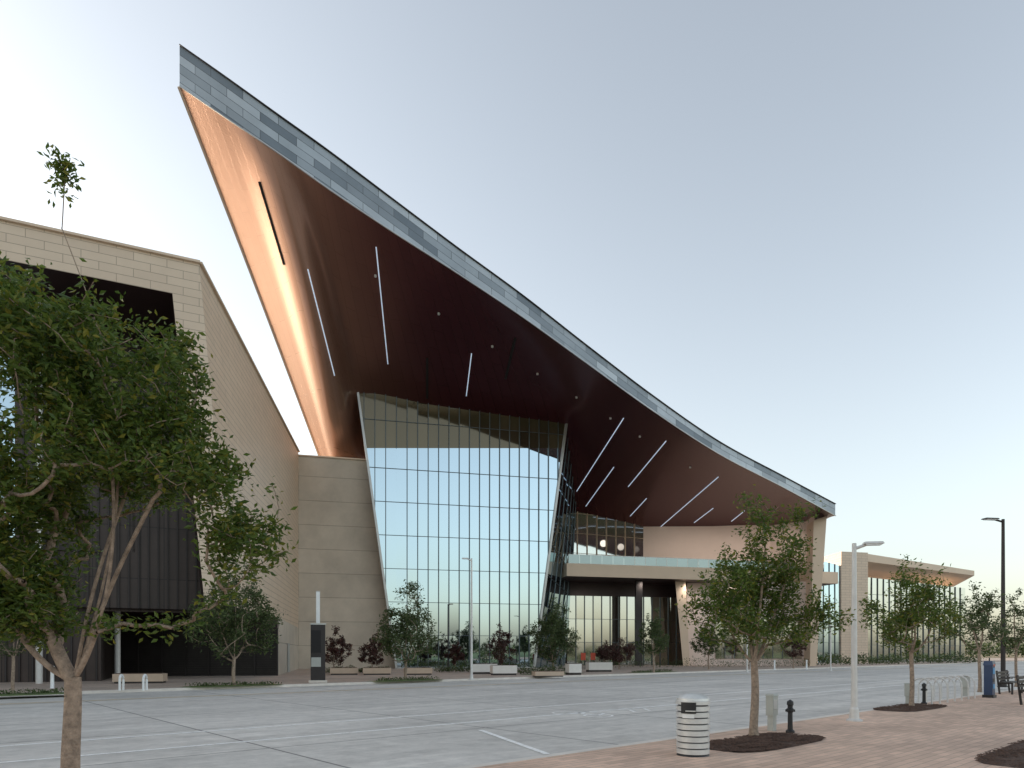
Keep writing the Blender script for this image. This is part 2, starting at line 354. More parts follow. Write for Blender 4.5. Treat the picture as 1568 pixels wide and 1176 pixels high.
B0=P(490,700,76); Bk=P(510,702,75); BA=P(572,714,77); BB=P(884,785,90); BC=P(985,812,95); BD=P(1180,808,93); BE=P(1262,797,86)
cols=[(275,P(401,461,61.0),B0),(335,P(428,450,58.0),P(502,701,74.3)),(395,P(460,440,55.0),P(517,703,72.8)),(440,P(500,505,59.0),P(541,708,74.3)),(480,TL,BA),
 (590,TL.lerp(TR,.34),BA.lerp(BB,.34)),(700,TL.lerp(TR,.68),BA.lerp(BB,.68)),(800,TR,BB),
 (900,mid(900,BB.lerp(BC,.5),1.2),BB.lerp(BC,.5)),(1000,mid(1000,BC,0.8),BC),(1090,mid(1090,BC.lerp(BD,.5),.6),BC.lerp(BD,.5)),(1190,mid(1190,BD,.4),BD),(1279,mid(1279,BE,0.1),BE)]
cu=[c[0] for c in cols]
def comp(idx,u): return Vector([cr(cu,[c[idx][k] for c in cols],u) for k in range(3)])
def Sf(u,r):
    f=Fb(u); m=comp(1,u); k=comp(2,u)
    a=2*(r-.5)*(r-1); b_=-4*r*(r-1); c_=2*r*(r-.5)
    return f*a+m*b_+k*c_
NU,NR=150,30
us=np.linspace(275,1279,NU+1)
grid=[[Sf(u,r/NR) for r in range(NR+1)] for u in us]
verts=[p for row in grid for p in row]; faces=[]; uvs=[]
def fr(x): return max(0,min(1,x))
cumu=[0]
for i in range(NU): cumu.append(cumu[-1]+(grid[i+1][NR//2]-grid[i][NR//2]).length)
cumr=[0]
for j in range(NR): cumr.append(cumr[-1]+(grid[40][j+1]-grid[40][j]).length)
for i in range(NU):
    for j in range(NR):
        a=i*(NR+1)+j; faces.append((a,a+1,a+NR+2,a+NR+1))
        uvs+=[(cumr[j],cumu[i]),(cumr[j+1],cumu[i]),(cumr[j+1],cumu[i+1]),(cumr[j],cumu[i+1])]
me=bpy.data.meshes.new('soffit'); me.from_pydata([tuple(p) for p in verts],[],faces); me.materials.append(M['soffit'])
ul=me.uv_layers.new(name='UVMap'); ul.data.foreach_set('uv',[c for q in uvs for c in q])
att=me.attributes.new('painted_glow','FLOAT','POINT')
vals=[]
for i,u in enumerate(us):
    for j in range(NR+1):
        # sky glow on the rake strip painted as paler panel colour, fading to burgundy
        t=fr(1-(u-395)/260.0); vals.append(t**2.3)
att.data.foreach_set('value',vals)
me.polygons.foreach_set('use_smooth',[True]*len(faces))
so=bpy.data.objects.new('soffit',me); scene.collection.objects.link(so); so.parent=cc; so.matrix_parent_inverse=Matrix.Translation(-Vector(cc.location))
bvh=BVHTree.FromPolygons(verts,faces)
# fascia (shingled) and roof top
b=MB(); acc=0
tops=[Ft(u) for u in us]
for i in range(NU):
    L=(tops[i+1]-tops[i]).length
    a,c_=grid[i][0],grid[i+1][0]; ta,tc_=tops[i],tops[i+1]
    ha,hc=(ta-a).length,(tc_-c_).length
    b.face([a,c_,tc_,ta],'zinc',[(acc,-ha),(acc+L,-hc),(acc+L,0),(acc,0)]); acc+=L
    b.beam(ta+Vector((0.03,-0.05,0.02)),tc_+Vector((0.03,-0.05,0.02)),0.12,0.06,'darkmet')
    b.beam(a+Vector((0.03,-0.05,0.0)),c_+Vector((0.03,-0.05,0.0)),0.10,0.07,'alul')
b.done('fascia',cc)
b=MB()
def topz(i,j):
    r=j/NR; p=grid[i][j]; th=(tops[i].z-grid[i][0].z)*(1-r)+0.9*r; return p+Vector((0,0,th)) if j else tops[i]
for i in range(NU):
    for j in range(0,NR,3): b.face([topz(i,j),topz(i+1,j),topz(i+1,j+3),topz(i,j+3)],'roof')
for j in range(NR):
    b.face([grid[0][j],topz(0,j),topz(0,j+1),grid[0][j+1]],'zinc'); b.face([grid[NU][j],topz(NU,j),topz(NU,j+1),grid[NU][j+1]],'zinc')
for i in range(NU): b.face([grid[i][NR],topz(i,NR),topz(i+1,NR),grid[i+1][NR]],'zinc')
b.done('roof_top',cc)
b=MB()
for j in range(NR): b.beam(grid[0][j]+Vector((-0.05,0,0)),grid[0][j+1]+Vector((-0.05,0,0)),0.18,0.12,'tan')
b.done('rake_trim',cc)
cam0=Vector((0,0,CAMZ))
def onsof(u,v):
    d=(P(u,v,10)-cam0).normalized(); h=bvh.ray_cast(cam0,d)
    if h[0] is None: return None
    n=h[1]; n=-n if n.dot(d)>0 else n
    return h[0]+n*0.03
def slot(b,q0,q1,key,w):
    pts=[onsof(q0[0]+(q1[0]-q0[0])*k/8,q0[1]+(q1[1]-q0[1])*k/8) for k in range(9)]
    for k in range(8):
        if pts[k] and pts[k+1] and (pts[k+1]-pts[k]).length<8: b.beam(pts[k],pts[k+1],w,0.06,key)
b=MB()
for q in [((471,412),(512,575)),((576,378),(594,557)),((722,541),(714,606)),((955,640),(883,752)),((940,715),(897,775)),((1020,675),(962,745)),((990,763),(965,790)),((1100,730),(1012,806)),((1092,778),(1063,800)),((1140,782),(1120,798))]:
    slot(b,*q,'lightstrip',0.085)
b.done('linear_lights',cc)
b=MB()
for q in [((398,278),(436,405)),((654,548),(654,610)),((789,517),(774,580))]: slot(b,*q,'slot',0.22)
b.done('soffit_slots',cc)
b=MB()
for u,v in [(575,422),(672,480),(754,530),(823,572),(883,608),(935,640),(980,668),(1057,715)]:
    p=onsof(u,v)
    if p: b.lathe(p+Vector((0,0,-0.10)),[(0.0,0),(0.09,0),(0.11,0.05),(0.11,0.2)],'silver',14)
b.done('soffit_downlights',cc)
# --- curtain wall
zL,zR=22.4,23.9; tL=-3.9*(zL-BL0)/28.2; tR=14.6+3.7*(zR-BL0)/26.9
facade('curtain_wall',cc,GO,D76,[(0,BL0),(14.6,BL0),(tR,zR),(tL,zL)],1.08,3.4,edge=(0,1,3),mw=0.07,md=0.16,align=True)
facade('reflection_band',cc,GO,D76,[(tL,zL),(tR,zR),(18.3,27.0),(-3.9,28.3)],1.08,3.4,gk='glasstop',edge=(1,3),mw=0.07,md=0.16,align=True)  # top panes carrying the painted soffit reflection
BR=GO+D76*14.6+Vector((0,0,BL0)); Tb=Vector((8.3,88,23.5)); Bb=Vector((7.2,88,BL0)); TRx=GO+D76*18.3+Vector((0,0,27.0))
g=MB(); m=MB(); nc,nr=6,8
bl=lambda s,t:(BR.lerp(Bb,s)).lerp(TRx.lerp(Tb,s),t)
for i in range(nc):
    for j in range(nr):
        o=Vector((rng.normal(0,.03),rng.normal(0,.03),0))
        g.face([bl(i/nc,j/nr)+o,bl((i+1)/nc,j/nr),bl((i+1)/nc,(j+1)/nr)+o,bl(i/nc,(j+1)/nr)],'glass')
for i in range(nc+1): m.beam(bl(i/nc,0),bl(i/nc,1),0.08 if i else 0.3,0.14,'alu' if i else 'alul')
for j in range(1,nr): m.beam(bl(0,j/nr),bl(1,j/nr),0.10,0.06,'alu')
g.done('curtain_wall_return_panes',cc); m.done('curtain_wall_return_mullions',cc)
# --- concrete wall
CW0=Vector((X_(457,69.2),69.2,0)); CW1=CW0+D76*13.5
b=MB(); b.wall(CW0,CW1,BL0,21.6,'conc'); 
b.face([CW0+Vector((0,0,21.6)),CW1+Vector((0,0,21.6)),CW1+Vector((0,1.0,21.6)),CW0+Vector((0,1.0,21.6))],'conc')
b.beam(CW0+Vector((0,-0.02,21.65)),CW1+Vector((0,-0.02,21.65)),0.3,0.12,'tan')
b.done('concrete_wall',cc)
# --- terrace slab, walls, lobby
T0=Vector((X_(868,80),80,0)); 
def TP(t): return T0+D76*t
b=MB(); nb=-N76
z1=12.2; z0=10.7; L=37.0
a,c_,d_,e_=TP(0),TP(L),TP(L)+nb*11,TP(0)+nb*14
b.hexa([p+Vector((0,0,z0)) for p in (a,c_,d_,e_)],[p+Vector((0,0,z1)) for p in (a,c_,d_,e_)],'tan')
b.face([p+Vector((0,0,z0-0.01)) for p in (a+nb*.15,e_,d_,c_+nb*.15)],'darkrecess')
b.done('terrace_slab',cc)
g=MB(); m=MB()
for k in range(22):
    q0=TP(0.3+k*1.4)+nb*0.3; q1=TP(0.3+(k+1)*1.4-0.03)+nb*0.3
    g.face([q0+Vector((0,0,z1)),q1+Vector((0,0,z1)),q1+Vector((0,0,z1+1.05)),q0+Vector((0,0,z1+1.05))],'rail')
m.beam(TP(0.3)+nb*.3+Vector((0,0,z1+1.08)),TP(31)+nb*.3+Vector((0,0,z1+1.08)),0.06,0.05,'alul')
g.done('railing_glass_panels',cc); m.done('railing_top',cc)
u0=Vector((7.2,89.3,0)); u1=Vector((X_(985,94),94,0)); Lg=(u1-u0).length
facade('terrace_glazing',cc,u0,(u1-u0),[(0,z1),(Lg,z1),(Lg,19.6),(0,22.6)],1.4,2.6,gk='glassd',mk='tan',mw=.08,md=.14)
b=MB(); w0=u1; w1=Vector((X_(1180,92.3),92.3,0)); w2=Vector((X_(1250,86.5),86.5,0))
b.wall(w0,w1,z1,19.6,'cream'); b.wall(w1,w2,z1,19.4,'cream'); b.done('terrace_wall',cc)
l0=Vector((7.0,87,0)); l1=Vector((X_(1048,90.5),90.5,0)); Ll=(l1-l0).length
facade('lobby_glazing',cc,l0,(l1-l0),[(0,BL0),(Ll,BL0),(Ll,9.0),(0,9.0)],1.15,3.0,gk='glassd',mk='alu',mw=.07,md=.14)
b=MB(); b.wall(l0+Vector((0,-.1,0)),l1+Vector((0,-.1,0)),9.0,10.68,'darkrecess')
b.box((X_(978,85),85,4.9),(0.8,0.8,9.6+1.9),'darkmet'); b.done('lobby_header_and_column',cc)
b=MB(); r1=Vector((X_(1240,86),86,0))
b.hexa([Vector((X_(1046,86),86,BL0)),Vector((X_(1056,86),86,BL0)),Vector((X_(1056,88),88,BL0)),Vector((X_(1046,88),88,BL0))],
       [Vector((X_(1034,86),86,z0)),Vector((X_(1050,86),86,z0)),Vector((X_(1050,88),88,z0)),Vector((X_(1034,88),88,z0))],'tan')
rm=Vector((X_(1052,88),88,0)); b.wall(rm,r1,BL0,z0-.02,'cream'); b.done('lower_wall',cc)
d_=(r1-rm)
facade('ribbon_window',cc,rm+Vector((0,-.15,0)),d_,[(3.5,1.0),(14,1.0),(14,6.0),(3.5,7.0)],1.2,3.0,gk='glassd',mw=.07,md=.1)
# added fill spots that brighten the terrace wall and lobby; no fittings modelled
def fill_spot(name,p,tgt,watt,parent):
    l=bpy.data.lights.new(name,'SPOT'); l.energy=watt; l.color=(1.0,0.88,0.78); l.shadow_soft_size=0.5; l.spot_size=math.radians(125); l.spot_blend=1.0
    o=bpy.data.objects.new(name,l); scene.collection.objects.link(o); o.location=p
    o.rotation_euler=(Vector(tgt)-Vector(p)).to_track_quat('-Z','Y').to_euler()
    o.parent=parent; o.matrix_parent_inverse=Matrix.Translation(-Vector(parent.location))
for k in range(5):
    p=Vector((20.5+k*4.6,85.5,18.0)); fill_spot('terrace_fill_spot_%d'%k,p,p+Vector((0,6,-5.5)),480,cc)
for k in range(4):
    p=Vector((10+k*6.0,83.5+k*0.9,10.3)); fill_spot('lobby_fill_spot_%d'%k,p,p+Vector((0,2.5,-5)),330,cc)
b=MB()
fp=[(1240,1008,83),(1250,1008,83),(1266,790,83),(1246,797,83)]
fr4=[P(*q) for q in fp]; fr4[0].z=BL0; fr4[1].z=BL0
k4=[p+Vector((0.6,3.2,0)) for p in fr4]
b.hexa([fr4[0],fr4[1],k4[1],k4[0]],[fr4[3],fr4[2],k4[2],k4[3]],'tan'); b.done('end_fin',cc)
b=MB(); rr=Vector((X_(1247,84),84,0)); b.wall(rr,rr+Vector((4,26,0)),BL0,18.8,'cream')
b.wall(Vector((-21.5,74,0)),Vector((-21.5,110,0)),BL0,22,'clad'); b.wall(Vector((-21.5,110,0)),rr+Vector((4,26,0)),BL0,18.8,'clad')
b.done('rear_walls',cc)
b=MB(); b.face([(-21.5,74.5,22),(8.3,88,22.4),(rr.x,90,18.85),(rr.x+4,110,18.85),(-21.5,110,22)],'roof'); b.done('rear_roof',cc)
# ---------------------------------------------------------------- exhibit hall (left building)
eh=empty('exhibit_hall',(-20,40,0))
C=P(305,403,35.7); Cb=P(345,925,35.4); Fr=P(457,690,69.2); Fbm=P(457,962,69.2)
dl=Vector((-0.905,-0.425,0)).normalized(); nl=Vector((-dl.y,dl.x,0)); nl=-nl if nl.y>0 else nl
zt=C.z; zb=Cb.z; Fr.z=zt; Fbm.z=zb
O=Vector((C.x,C.y,0)); W=lambda t,zv,o=0:O+dl*t+nl*o+Vector((0,0,zv))
b=MB()
tb=-(Vector((Cb.x,Cb.y,0))-O).length
def fq(pts): b.face([W(*p) for p in pts],'clad',[(-p[0],p[1]) for p in pts])
fq([(95,zt-1.85),(1.25,zt-1.85),(0,zt),(95,zt)])
fq([(1.25,zt-1.85),(tb+1.25,zb),(tb,zb),(0,zt)])
Lw=(Fr-C).length
cbp=W(tb,zb)
b.face([cbp,Fbm,Fr,W(0,zt)],'cladrib',[(0,zb),(Lw,zb),(Lw,zt),(0,zt)])
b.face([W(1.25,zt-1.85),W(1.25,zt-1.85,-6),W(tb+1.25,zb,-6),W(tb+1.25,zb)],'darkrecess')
b.done('clad_frame',eh)
b=MB()
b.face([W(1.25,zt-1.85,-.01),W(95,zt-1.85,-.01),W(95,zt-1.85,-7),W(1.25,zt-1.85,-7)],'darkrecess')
b.face([W(0,zt-.02),W(95,zt-.02),W(95,zt-.02,-40),Fr],'roof')
b.beam(W(-0.05,zt+0.03),W(95,zt+0.03),0.3,0.12,'tan'); b.beam(W(0,zt+.03),Fr+Vector((0,0,.03)),0.3,0.12,'tan')
q0=Vector((-27.0,46.6,0)); q1=Vector((X_(425,48),48,0)); q2=Vector((CW0.x,CW0.y,0))
zu=zb+.01
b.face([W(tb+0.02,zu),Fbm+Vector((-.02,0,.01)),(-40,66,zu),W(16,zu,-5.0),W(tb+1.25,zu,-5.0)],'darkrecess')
b.wall(W(95,0,0),W(95,0,-40),BL0,zt,'clad'); b.wall(W(95,0,-40),Fr,BL0,zt,'clad'); b.done('roof_and_ceilings',eh)
Og=W(60,0,-6); Dg=-dl
facade('hall_glazing',eh,Og,Dg,[(0,7.5),(59,7.5),(59,zt-1.85),(0,zt-1.85)],2.4,3.2,gk='glass',mk='darkmet',mw=.14,md=.3,tilt=.003)
b=MB()
b.wall(W(9.0,0,-5.7),W(-1.2,0,-5.7),zb-.15,zt-1.85,'darkpanel')
b.wall(W(60,0,-5.8),W(5,0,-5.8),BL0,7.5,'darkpanel')
b.wall(W(5,0,-5.8),q0+Vector((0,.2,0)),BL0,7.5,'darkpanel')
b.beam(W(60,7.5,-5.6),W(5,7.5,-5.6),.2,.25,'darkmet')
for k in range(20): b.beam(W(-0.9+k*.5,zb-.1,-5.62),W(-0.9+k*.5,zt-1.9,-5.62),.08,.18,'darkmet',up=nl)
for k in range(40): b.beam(W(5.2+k*.6,BL0,-5.72),W(5.2+k*.6,7.4,-5.72),.08,.16,'darkmet',up=nl)
b.done('recess_panels',eh)
b=MB()
for zz in np.arange(0.35,3.35,0.16): b.beam(q0+Vector((0,0,zz)),q1+Vector((0,0,zz)),0.10,0.07,'darkmet')
b.wall(q0+Vector((0,.15,0)),q1+Vector((0,.15,0)),BL0,3.4,'darkmet')
for k in range(8): 
    q=q0.lerp(q1,k/7)+Vector((0,-.07,0)); b.beam(q+Vector((0,0,BL0)),q+Vector((0,0,3.45)),0.09,0.09,'darkmet')
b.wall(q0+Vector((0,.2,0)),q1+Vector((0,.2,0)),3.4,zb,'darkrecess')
b.done('louvre_screen',eh)
b=MB(); b.wall(q1,q2,BL0,zb,'conc'); 
dd=(q2-q1).normalized(); nn=Vector((dd.y,-dd.x,0)); nn=-nn if nn.x<0 else nn
p=q1+dd*8+nn*.04; b.wall(p,p+dd*2.2,BL0,2.5,'grey'); b.done('service_wall',eh)
b=MB(); b.tube([(X_(180,41),41,BL0),(X_(180,41),41,zt-1.9)],0.16,'galv',12)
b.tube([(X_(60,35.5),35.5,BL0),(X_(60,35.5),35.5,zt-1.9)],0.16,'galv',12); b.done('portal_columns',eh)
# ---------------------------------------------------------------- right-hand buildings
gw=empty('glass_office_wing',(58,112,0))
o=Vector((X_(1252,108),108,0))
facade('wing_glazing',gw,o,D76,[(0,BL0),(4.2,BL0),(4.2,15.6),(1.2,16.2),(0,12)],1.1,3.2,mw=.08,md=.12)
b=MB(); p0=o+D76*4.2+Vector((0,-.3,0)); p1=p0+D76*5.0
b.wall(p0,p1,BL0,17.8,'clad'); b.wall(p1,p1+Vector((3,20,0)),BL0,17.8,'clad'); b.wall(p0+Vector((-.01,6,0)),p0,BL0,17.8,'clad')
b.face([p0+Vector((0,0,17.8)),p1+Vector((0,0,17.8)),p1+Vector((3,20,17.8)),p0+Vector((0,20,17.8))],'roof')
b.done('wing_walls',gw)
pv=empty('canopy_pavilion',(75,125,0))
b=MB()
a0=P(1316,846,112); a1=P(1492,874,128)
def dz(p,z): return Vector((p.x,p.y,p.z+z))
bk=Vector((6,22,-2.2))
b.hexa([dz(a0,-1.3),dz(a1,-0.9),dz(a1,-0.9)+bk,dz(a0,-1.3)+bk],[a0,a1,a1+bk,a0+bk],'tan'); b.done('canopy_roof',pv)
o=Vector((X_(1325,120),120,0)); e=Vector((X_(1478,132),132,0))
facade('pavilion_glazing',pv,o,e-o,[(0,BL0),((e-o).length,BL0),((e-o).length,14.2),(0,15.0)],1.6,3.0,gk='glassd',mw=.1,md=.14)
b=MB(); b.wall(e,e+Vector((6,18,0)),BL0,13.6,'tan'); b.done('pavilion_side',pv)
# ---------------------------------------------------------------- trees
def tree(name,base,H,fork,ells,nt,lpt,ll,rt,key='leafA',spread=0.16,lean=(0,0),seed=1,step=0.14,clump=0.0,barkn=5,lw=0.42,zmin=None,limbs=None):
    R=np.random.default_rng(seed)
    T=[]
    vol=np.array([e[3]*e[4]*e[5]*(e[6] if len(e)>6 else 1) for e in ells]); vol/=vol.sum()
    ph=R.uniform(0,6.28,6); zmin=fork*0.92 if zmin is None else zmin
    while len(T)<nt:
        e=ells[R.choice(len(ells),p=vol)]; d=R.normal(size=3); d/=np.linalg.norm(d); r=R.random()**0.40
        p=np.array(e[:3])+d*r*np.array(e[3:6])
        s=H*0.16
        n=math.sin(p[0]/s*2+ph[0])*math.sin(p[1]/s*2+ph[1])*math.sin(p[2]/s*2.3+ph[2])
        if n<-clump: continue
        if p[2]<zmin: continue
        T.append(p)
    T=np.array(T); fk=np.array([lean[0],lean[1],fork]); T=T[np.argsort(np.linalg.norm(T-fk,axis=1))]
    nodes=[np.zeros(3)]; par=[-1]; nseg=10
    for k in range(1,nseg+1):
        t=k/nseg; nodes.append(np.array([lean[0]*t+0.03*math.sin(t*5+seed)*rt*8,lean[1]*t,fork*t])); par.append(k-1)
    ftn=len(nodes)
    if limbs is None:
        c_=T.mean(axis=0); ext=T.std(axis=0); a0_=R.uniform(0,6.28)
        limbs=[(c_[0]+ext[0]*1.0*math.cos(a0_+k*2.1),c_[1]+ext[1]*1.0*math.sin(a0_+k*2.1),fork+(H-fork)*R.uniform(.35,.5)) for k in range(3)]+[(c_[0],c_[1],fork+(H-fork)*.7)]
    for lm in limbs:
        lm=np.array(lm,float); base_n=nodes[ftn-1].copy(); last=ftn-1; L=np.linalg.norm(lm-base_n); ns=max(2,int(L/step)); side=R.normal(0,.05*L,3)
        for k in range(1,ns+1):
            t=k/ns; xy=t**1.25
            pt=np.array([base_n[0]+(lm[0]-base_n[0])*t**0.9,base_n[1]+(lm[1]-base_n[1])*t**0.9,base_n[2]+(lm[2]-base_n[2])*xy])+side*math.sin(t*math.pi)
            nodes.append(pt); par.append(last); last=len(nodes)-1
    tips=[]
    for q in T:
        N=np.array(nodes[max(0,ftn-2):]); dv=q-N; dist=np.linalg.norm(dv,axis=1)
        cost=dist+0.9*np.maximum(0,0.45*dist-dv[:,2])
        j=int(np.argmin(cost))+max(0,ftn-2); p0=nodes[j]; L=np.linalg.norm(q-p0); ns=max(1,int(L/step))
        side=R.normal(0,0.10*L,3); last=j
        for k in range(1,ns+1):
            t=k/ns; pt=p0+(q-p0)*t+side*math.sin(t*math.pi)+np.array([0,0,-0.10*L*math.sin(t*math.pi)])
            nodes.append(pt); par.append(last); last=len(nodes)-1
        tips.append((last,p0,q))
    n=len(nodes); cnt=np.zeros(n)
    for t in tips: cnt[t[0]]+=1
    for i in range(n-1,0,-1): cnt[par[i]]+=cnt[i]
    rad=np.maximum(rt*(cnt/cnt[0])**0.52,0.0030*H/5)
    rad[:ftn]=rt*np.linspace(1.15,0.9,ftn); rad[0]*=1.3
    V=[];Fc=[];nodes_=np.array(nodes)
    for i in range(1,n):
        a=nodes_[par[i]]; c=nodes_[i]; d=c-a; L=np.linalg.norm(d)
        if L<1e-6: continue
        d/=L; up=np.array([0,0,1.]) if abs(d[2])<0.9 else np.array([1.,0,0]); x=np.cross(d,up); x/=np.linalg.norm(x); y=np.cross(x,d)
        m_=10 if i<ftn else (8 if rad[i]>0.02 else barkn); b0=len(V); r0=min(rad[par[i]],rad[i]*1.35) if i>=ftn else rad[par[i]]; r1=rad[i]
        for (c0,r) in ((a,r0),(c+d*r1*0.3,r1)):
            for k in range(m_):
                th=2*math.pi*k/m_; V.append(c0+x*r*math.cos(th)+y*r*math.sin(th))
        for k in range(m_):
            kk=(k+1)%m_; Fc.append((b0+k,b0+kk,b0+m_+kk,b0+m_+k))
    nb=len(Fc)
    LP=[]
    for (_,p0,q) in tips:
        m_=int(lpt*R.uniform(0.5,1.5)); t=R.random(m_)**0.6
        ax=q-p0; L=np.linalg.norm(ax); back=min(1.0,2.6*spread/max(L,1e-3))
        base_=q-np.outer((1-t)*back,ax)
        LP.append(base_+R.normal(0,spread*0.55,(m_,3)))
    LP=np.vstack(LP); m_=len(LP)
    dr=R.normal(size=(m_,3)); dr[:,2]=dr[:,2]*0.6-0.25; dr/=np.linalg.norm(dr,axis=1)[:,None]
    sd=np.cross(dr,R.normal(size=(m_,3))); sd/=np.linalg.norm(sd,axis=1)[:,None]
    nn=np.cross(dr,sd); l=ll*R.uniform(0.6,1.3,m_)[:,None]
    A=LP-dr*l/2; Bv=LP+sd*l*lw/2+nn*l*0.10; Cv=LP+dr*l/2; Dv=LP-sd*l*lw/2+nn*l*0.10
    LV=np.stack([A,Bv,Cv,Dv],1).reshape(-1,3); b0=len(V)
    allV=np.vstack([np.array(V),LV]); LF=(np.arange(m_*4).reshape(-1,4)+b0)
    me=bpy.data.meshes.new(name); me.from_pydata(allV.tolist(),[],Fc+[tuple(f) for f in LF.tolist()])
    me.materials.append(M['bark']); me.materials.append(M[key])
    mi=np.zeros(len(me.polygons),int); mi[nb:]=1; me.polygons.foreach_set('material_index',mi)
    sm=np.zeros(len(me.polygons),bool); sm[:nb]=True; me.polygons.foreach_set('use_smooth',sm)
    o=bpy.data.objects.new(name,me); o.location=base; scene.collection.objects.link(o); return o
# foreground elm
tree('elm_tree',(X_(112,6),6.0,SW),6.0,1.35,
 [(-0.05,0,3.75,1.2,1.1,1.2,1.2),(0.75,0,2.95,0.75,0.7,0.85,1.3),(-0.75,0,2.75,0.95,0.9,0.85,1.2),(0.08,0,4.8,0.45,0.45,0.5,1.2),(-0.1,0,5.6,0.05,0.05,0.48,14),(1.5,0,3.3,0.34,0.3,0.32,2.4),(1.5,0,2.55,0.55,0.35,0.24,2.0),(-0.65,0,4.1,0.75,0.8,0.75,1.5),(0.45,0,2.2,0.9,0.6,0.45,2.0),(-0.75,0,2.0,0.8,0.6,0.45,1.8)],
 1250,38,0.070,0.074,seed=3,spread=0.108,lean=(-0.02,0),step=0.09,clump=0.09,zmin=1.68,
 limbs=[(-0.75,0.1,2.7),(-0.35,-.2,3.6),(0.12,0.1,4.3),(0.75,-.1,2.9),(0.35,.3,3.2),(-0.1,0,5.3)])
def std_tree(u,v,h,cr_,nt,lpt,ll,rt=None,key='leafB',zb_=SW,seed=1,fork=None,name='street_tree',d=None,clump=0.15):
    if d is None: g_=G(u,v,zb_)
    else: g_=Vector((X_(u,d),d,zb_))
    f=fork or h*0.36
    el=[(0,0,f+(h-f)*0.36,cr_,cr_,(h-f)*0.36,1.5),(0.1*cr_,0,f+(h-f)*0.64,cr_*0.62,cr_*0.62,(h-f)*0.34,0.9),(-0.45*cr_,0,f+(h-f)*0.3,cr_*0.6,cr_*0.6,(h-f)*0.22,0.6),(0.5*cr_,0.1,f+(h-f)*0.38,cr_*0.6,cr_*0.6,(h-f)*0.2,0.6)]
    return tree(name,g_,h,f,el,nt,lpt,ll,rt or h*0.016,key=key,seed=seed,spread=cr_*0.13,step=h*0.035,clump=clump)
tree('elm_tree',G(1155,1130,SW),5.0,1.4,[(0.0,0,2.45,1.35,1.2,0.75,1.6),(0.15,0,3.3,0.9,0.8,0.7,1.0),(-0.55,0,2.9,0.6,.6,.55,.8),(0.2,0,4.05,0.42,0.4,0.5,1.0),(1.0,0,4.2,0.22,.2,.18,4),(1.25,0,2.2,.5,.5,.45,1),(-0.15,0,4.55,.12,.12,.25,5)],
 440,34,0.085,0.07,seed=11,spread=0.14,clump=0.04,step=.15,zmin=1.7,limbs=[(-.7,0,2.7),(.7,.2,2.6),(.2,-.1,3.9),(-.2,.4,3.1),(.9,0,3.9)])
std_tree(1396,1083,4.6,1.35,240,30,0.11,0.06,'leafA',seed=12,fork=1.6,name='elm_tree',clump=0.03)
std_tree(1500,1060,5.0,1.3,140,22,0.13,0.06,'leafB',seed=13,fork=1.7,name='elm_tree',clump=0.03)
std_tree(1556,1052,4.6,1.2,110,22,0.13,0.06,'leafB',seed=14,fork=1.7,name='elm_tree')
std_tree(20,1062,4.0,1.3,90,26,0.13,0.06,'leafB',seed=16,name='oak_tree')
std_tree(358,1050,6.3,2.2,230,36,0.17,0.08,'leafB',seed=15,fork=1.3,name='oak_tree')
std_tree(621,1041,6.0,1.9,220,36,0.17,0.08,'leafB',seed=17,fork=1.0,name='oak_tree')
std_tree(847,1031,6.2,1.9,210,36,0.19,0.08,'leafB',seed=18,fork=0.9,name='oak_tree')
std_tree(1001,1030,5.6,1.35,150,28,0.18,0.07,'leafB',seed=19,fork=1.2,name='oak_tree')
std_tree(1085,1022,5.0,1.7,120,28,0.2,0.07,'leafB',seed=20,fork=1.3,name='oak_tree',d=66)
std_tree(1215,1022,4.6,1.3,90,24,0.2,0.07,'leafR',seed=21,fork=1.0,name='plum_tree',d=70)
for i,(u,d,h,c) in enumerate([(511,50,3.8,1.2),(570,52,3.4,1.1),(697,60,2.8,0.9),(768,56,4.6,1.3),(948,66,3.4,1.6),(925,70,3.0,1.2)]):
    std_tree(u,0,h,c,90,32,0.18,0.05,'leafR',seed=30+i,fork=0.7,name='plum_tree',d=d)
# shrub masses
def shrubs(name,line,n,h,key,ll=0.13,dens=120,wid=0.5,seed=5):
    R=np.random.default_rng(seed); V=[];Fc=[]
    a=np.array(line[0][:3]);c=np.array(line[1][:3])
    for i in range(n):
        q=a+(c-a)*((i+R.uniform(0.2,0.8))/n); hh=h*R.uniform(0.6,1.25); w=wid*R.uniform(0.7,1.2)
        for k in range(dens):
            dd=R.normal(size=3); dd/=np.linalg.norm(dd); dd*=R.random()**0.33
            p=q+np.array([dd[0]*w,dd[1]*w,hh*0.5+dd[2]*hh*0.5]); d=R.normal(size=3); d/=np.linalg.norm(d); s=np.cross(d,R.normal(size=3)); s/=np.linalg.norm(s)
            l=ll*R.uniform(0.6,1.3); b0=len(V); V+=[p-d*l/2,p+s*l*.25,p+d*l/2,p-s*l*.25]; Fc.append((b0,b0+1,b0+2,b0+3))
    me=bpy.data.meshes.new(name); me.from_pydata([tuple(v) for v in V],[],Fc); me.materials.append(M[key])
    o=bpy.data.objects.new(name,me); scene.collection.objects.link(o); return o
def gp(u,d,z=SW): return (X_(u,d),d,z)
shrubs('hedge',(gp(670,56),gp(740,58)),14,0.6,'leafB',seed=6)
shrubs('hedge',(gp(790,50),gp(880,54)),12,0.7,'leafB',seed=7)
shrubs('hedge',(gp(640,64),gp(815,70)),26,1.0,'leafB',seed=8,dens=70)
shrubs('hedge',(gp(880,74),gp(1240,78)),46,1.1,'leafB',seed=9,dens=70)
shrubs('hedge',(gp(1250,88),gp(1500,112)),50,1.6,'leafB',ll=.3,wid=1.2,seed=10,dens=70)
shrubs('ornamental_grass',(gp(500,54),gp(590,56)),16,0.5,'leafB',seed=11)
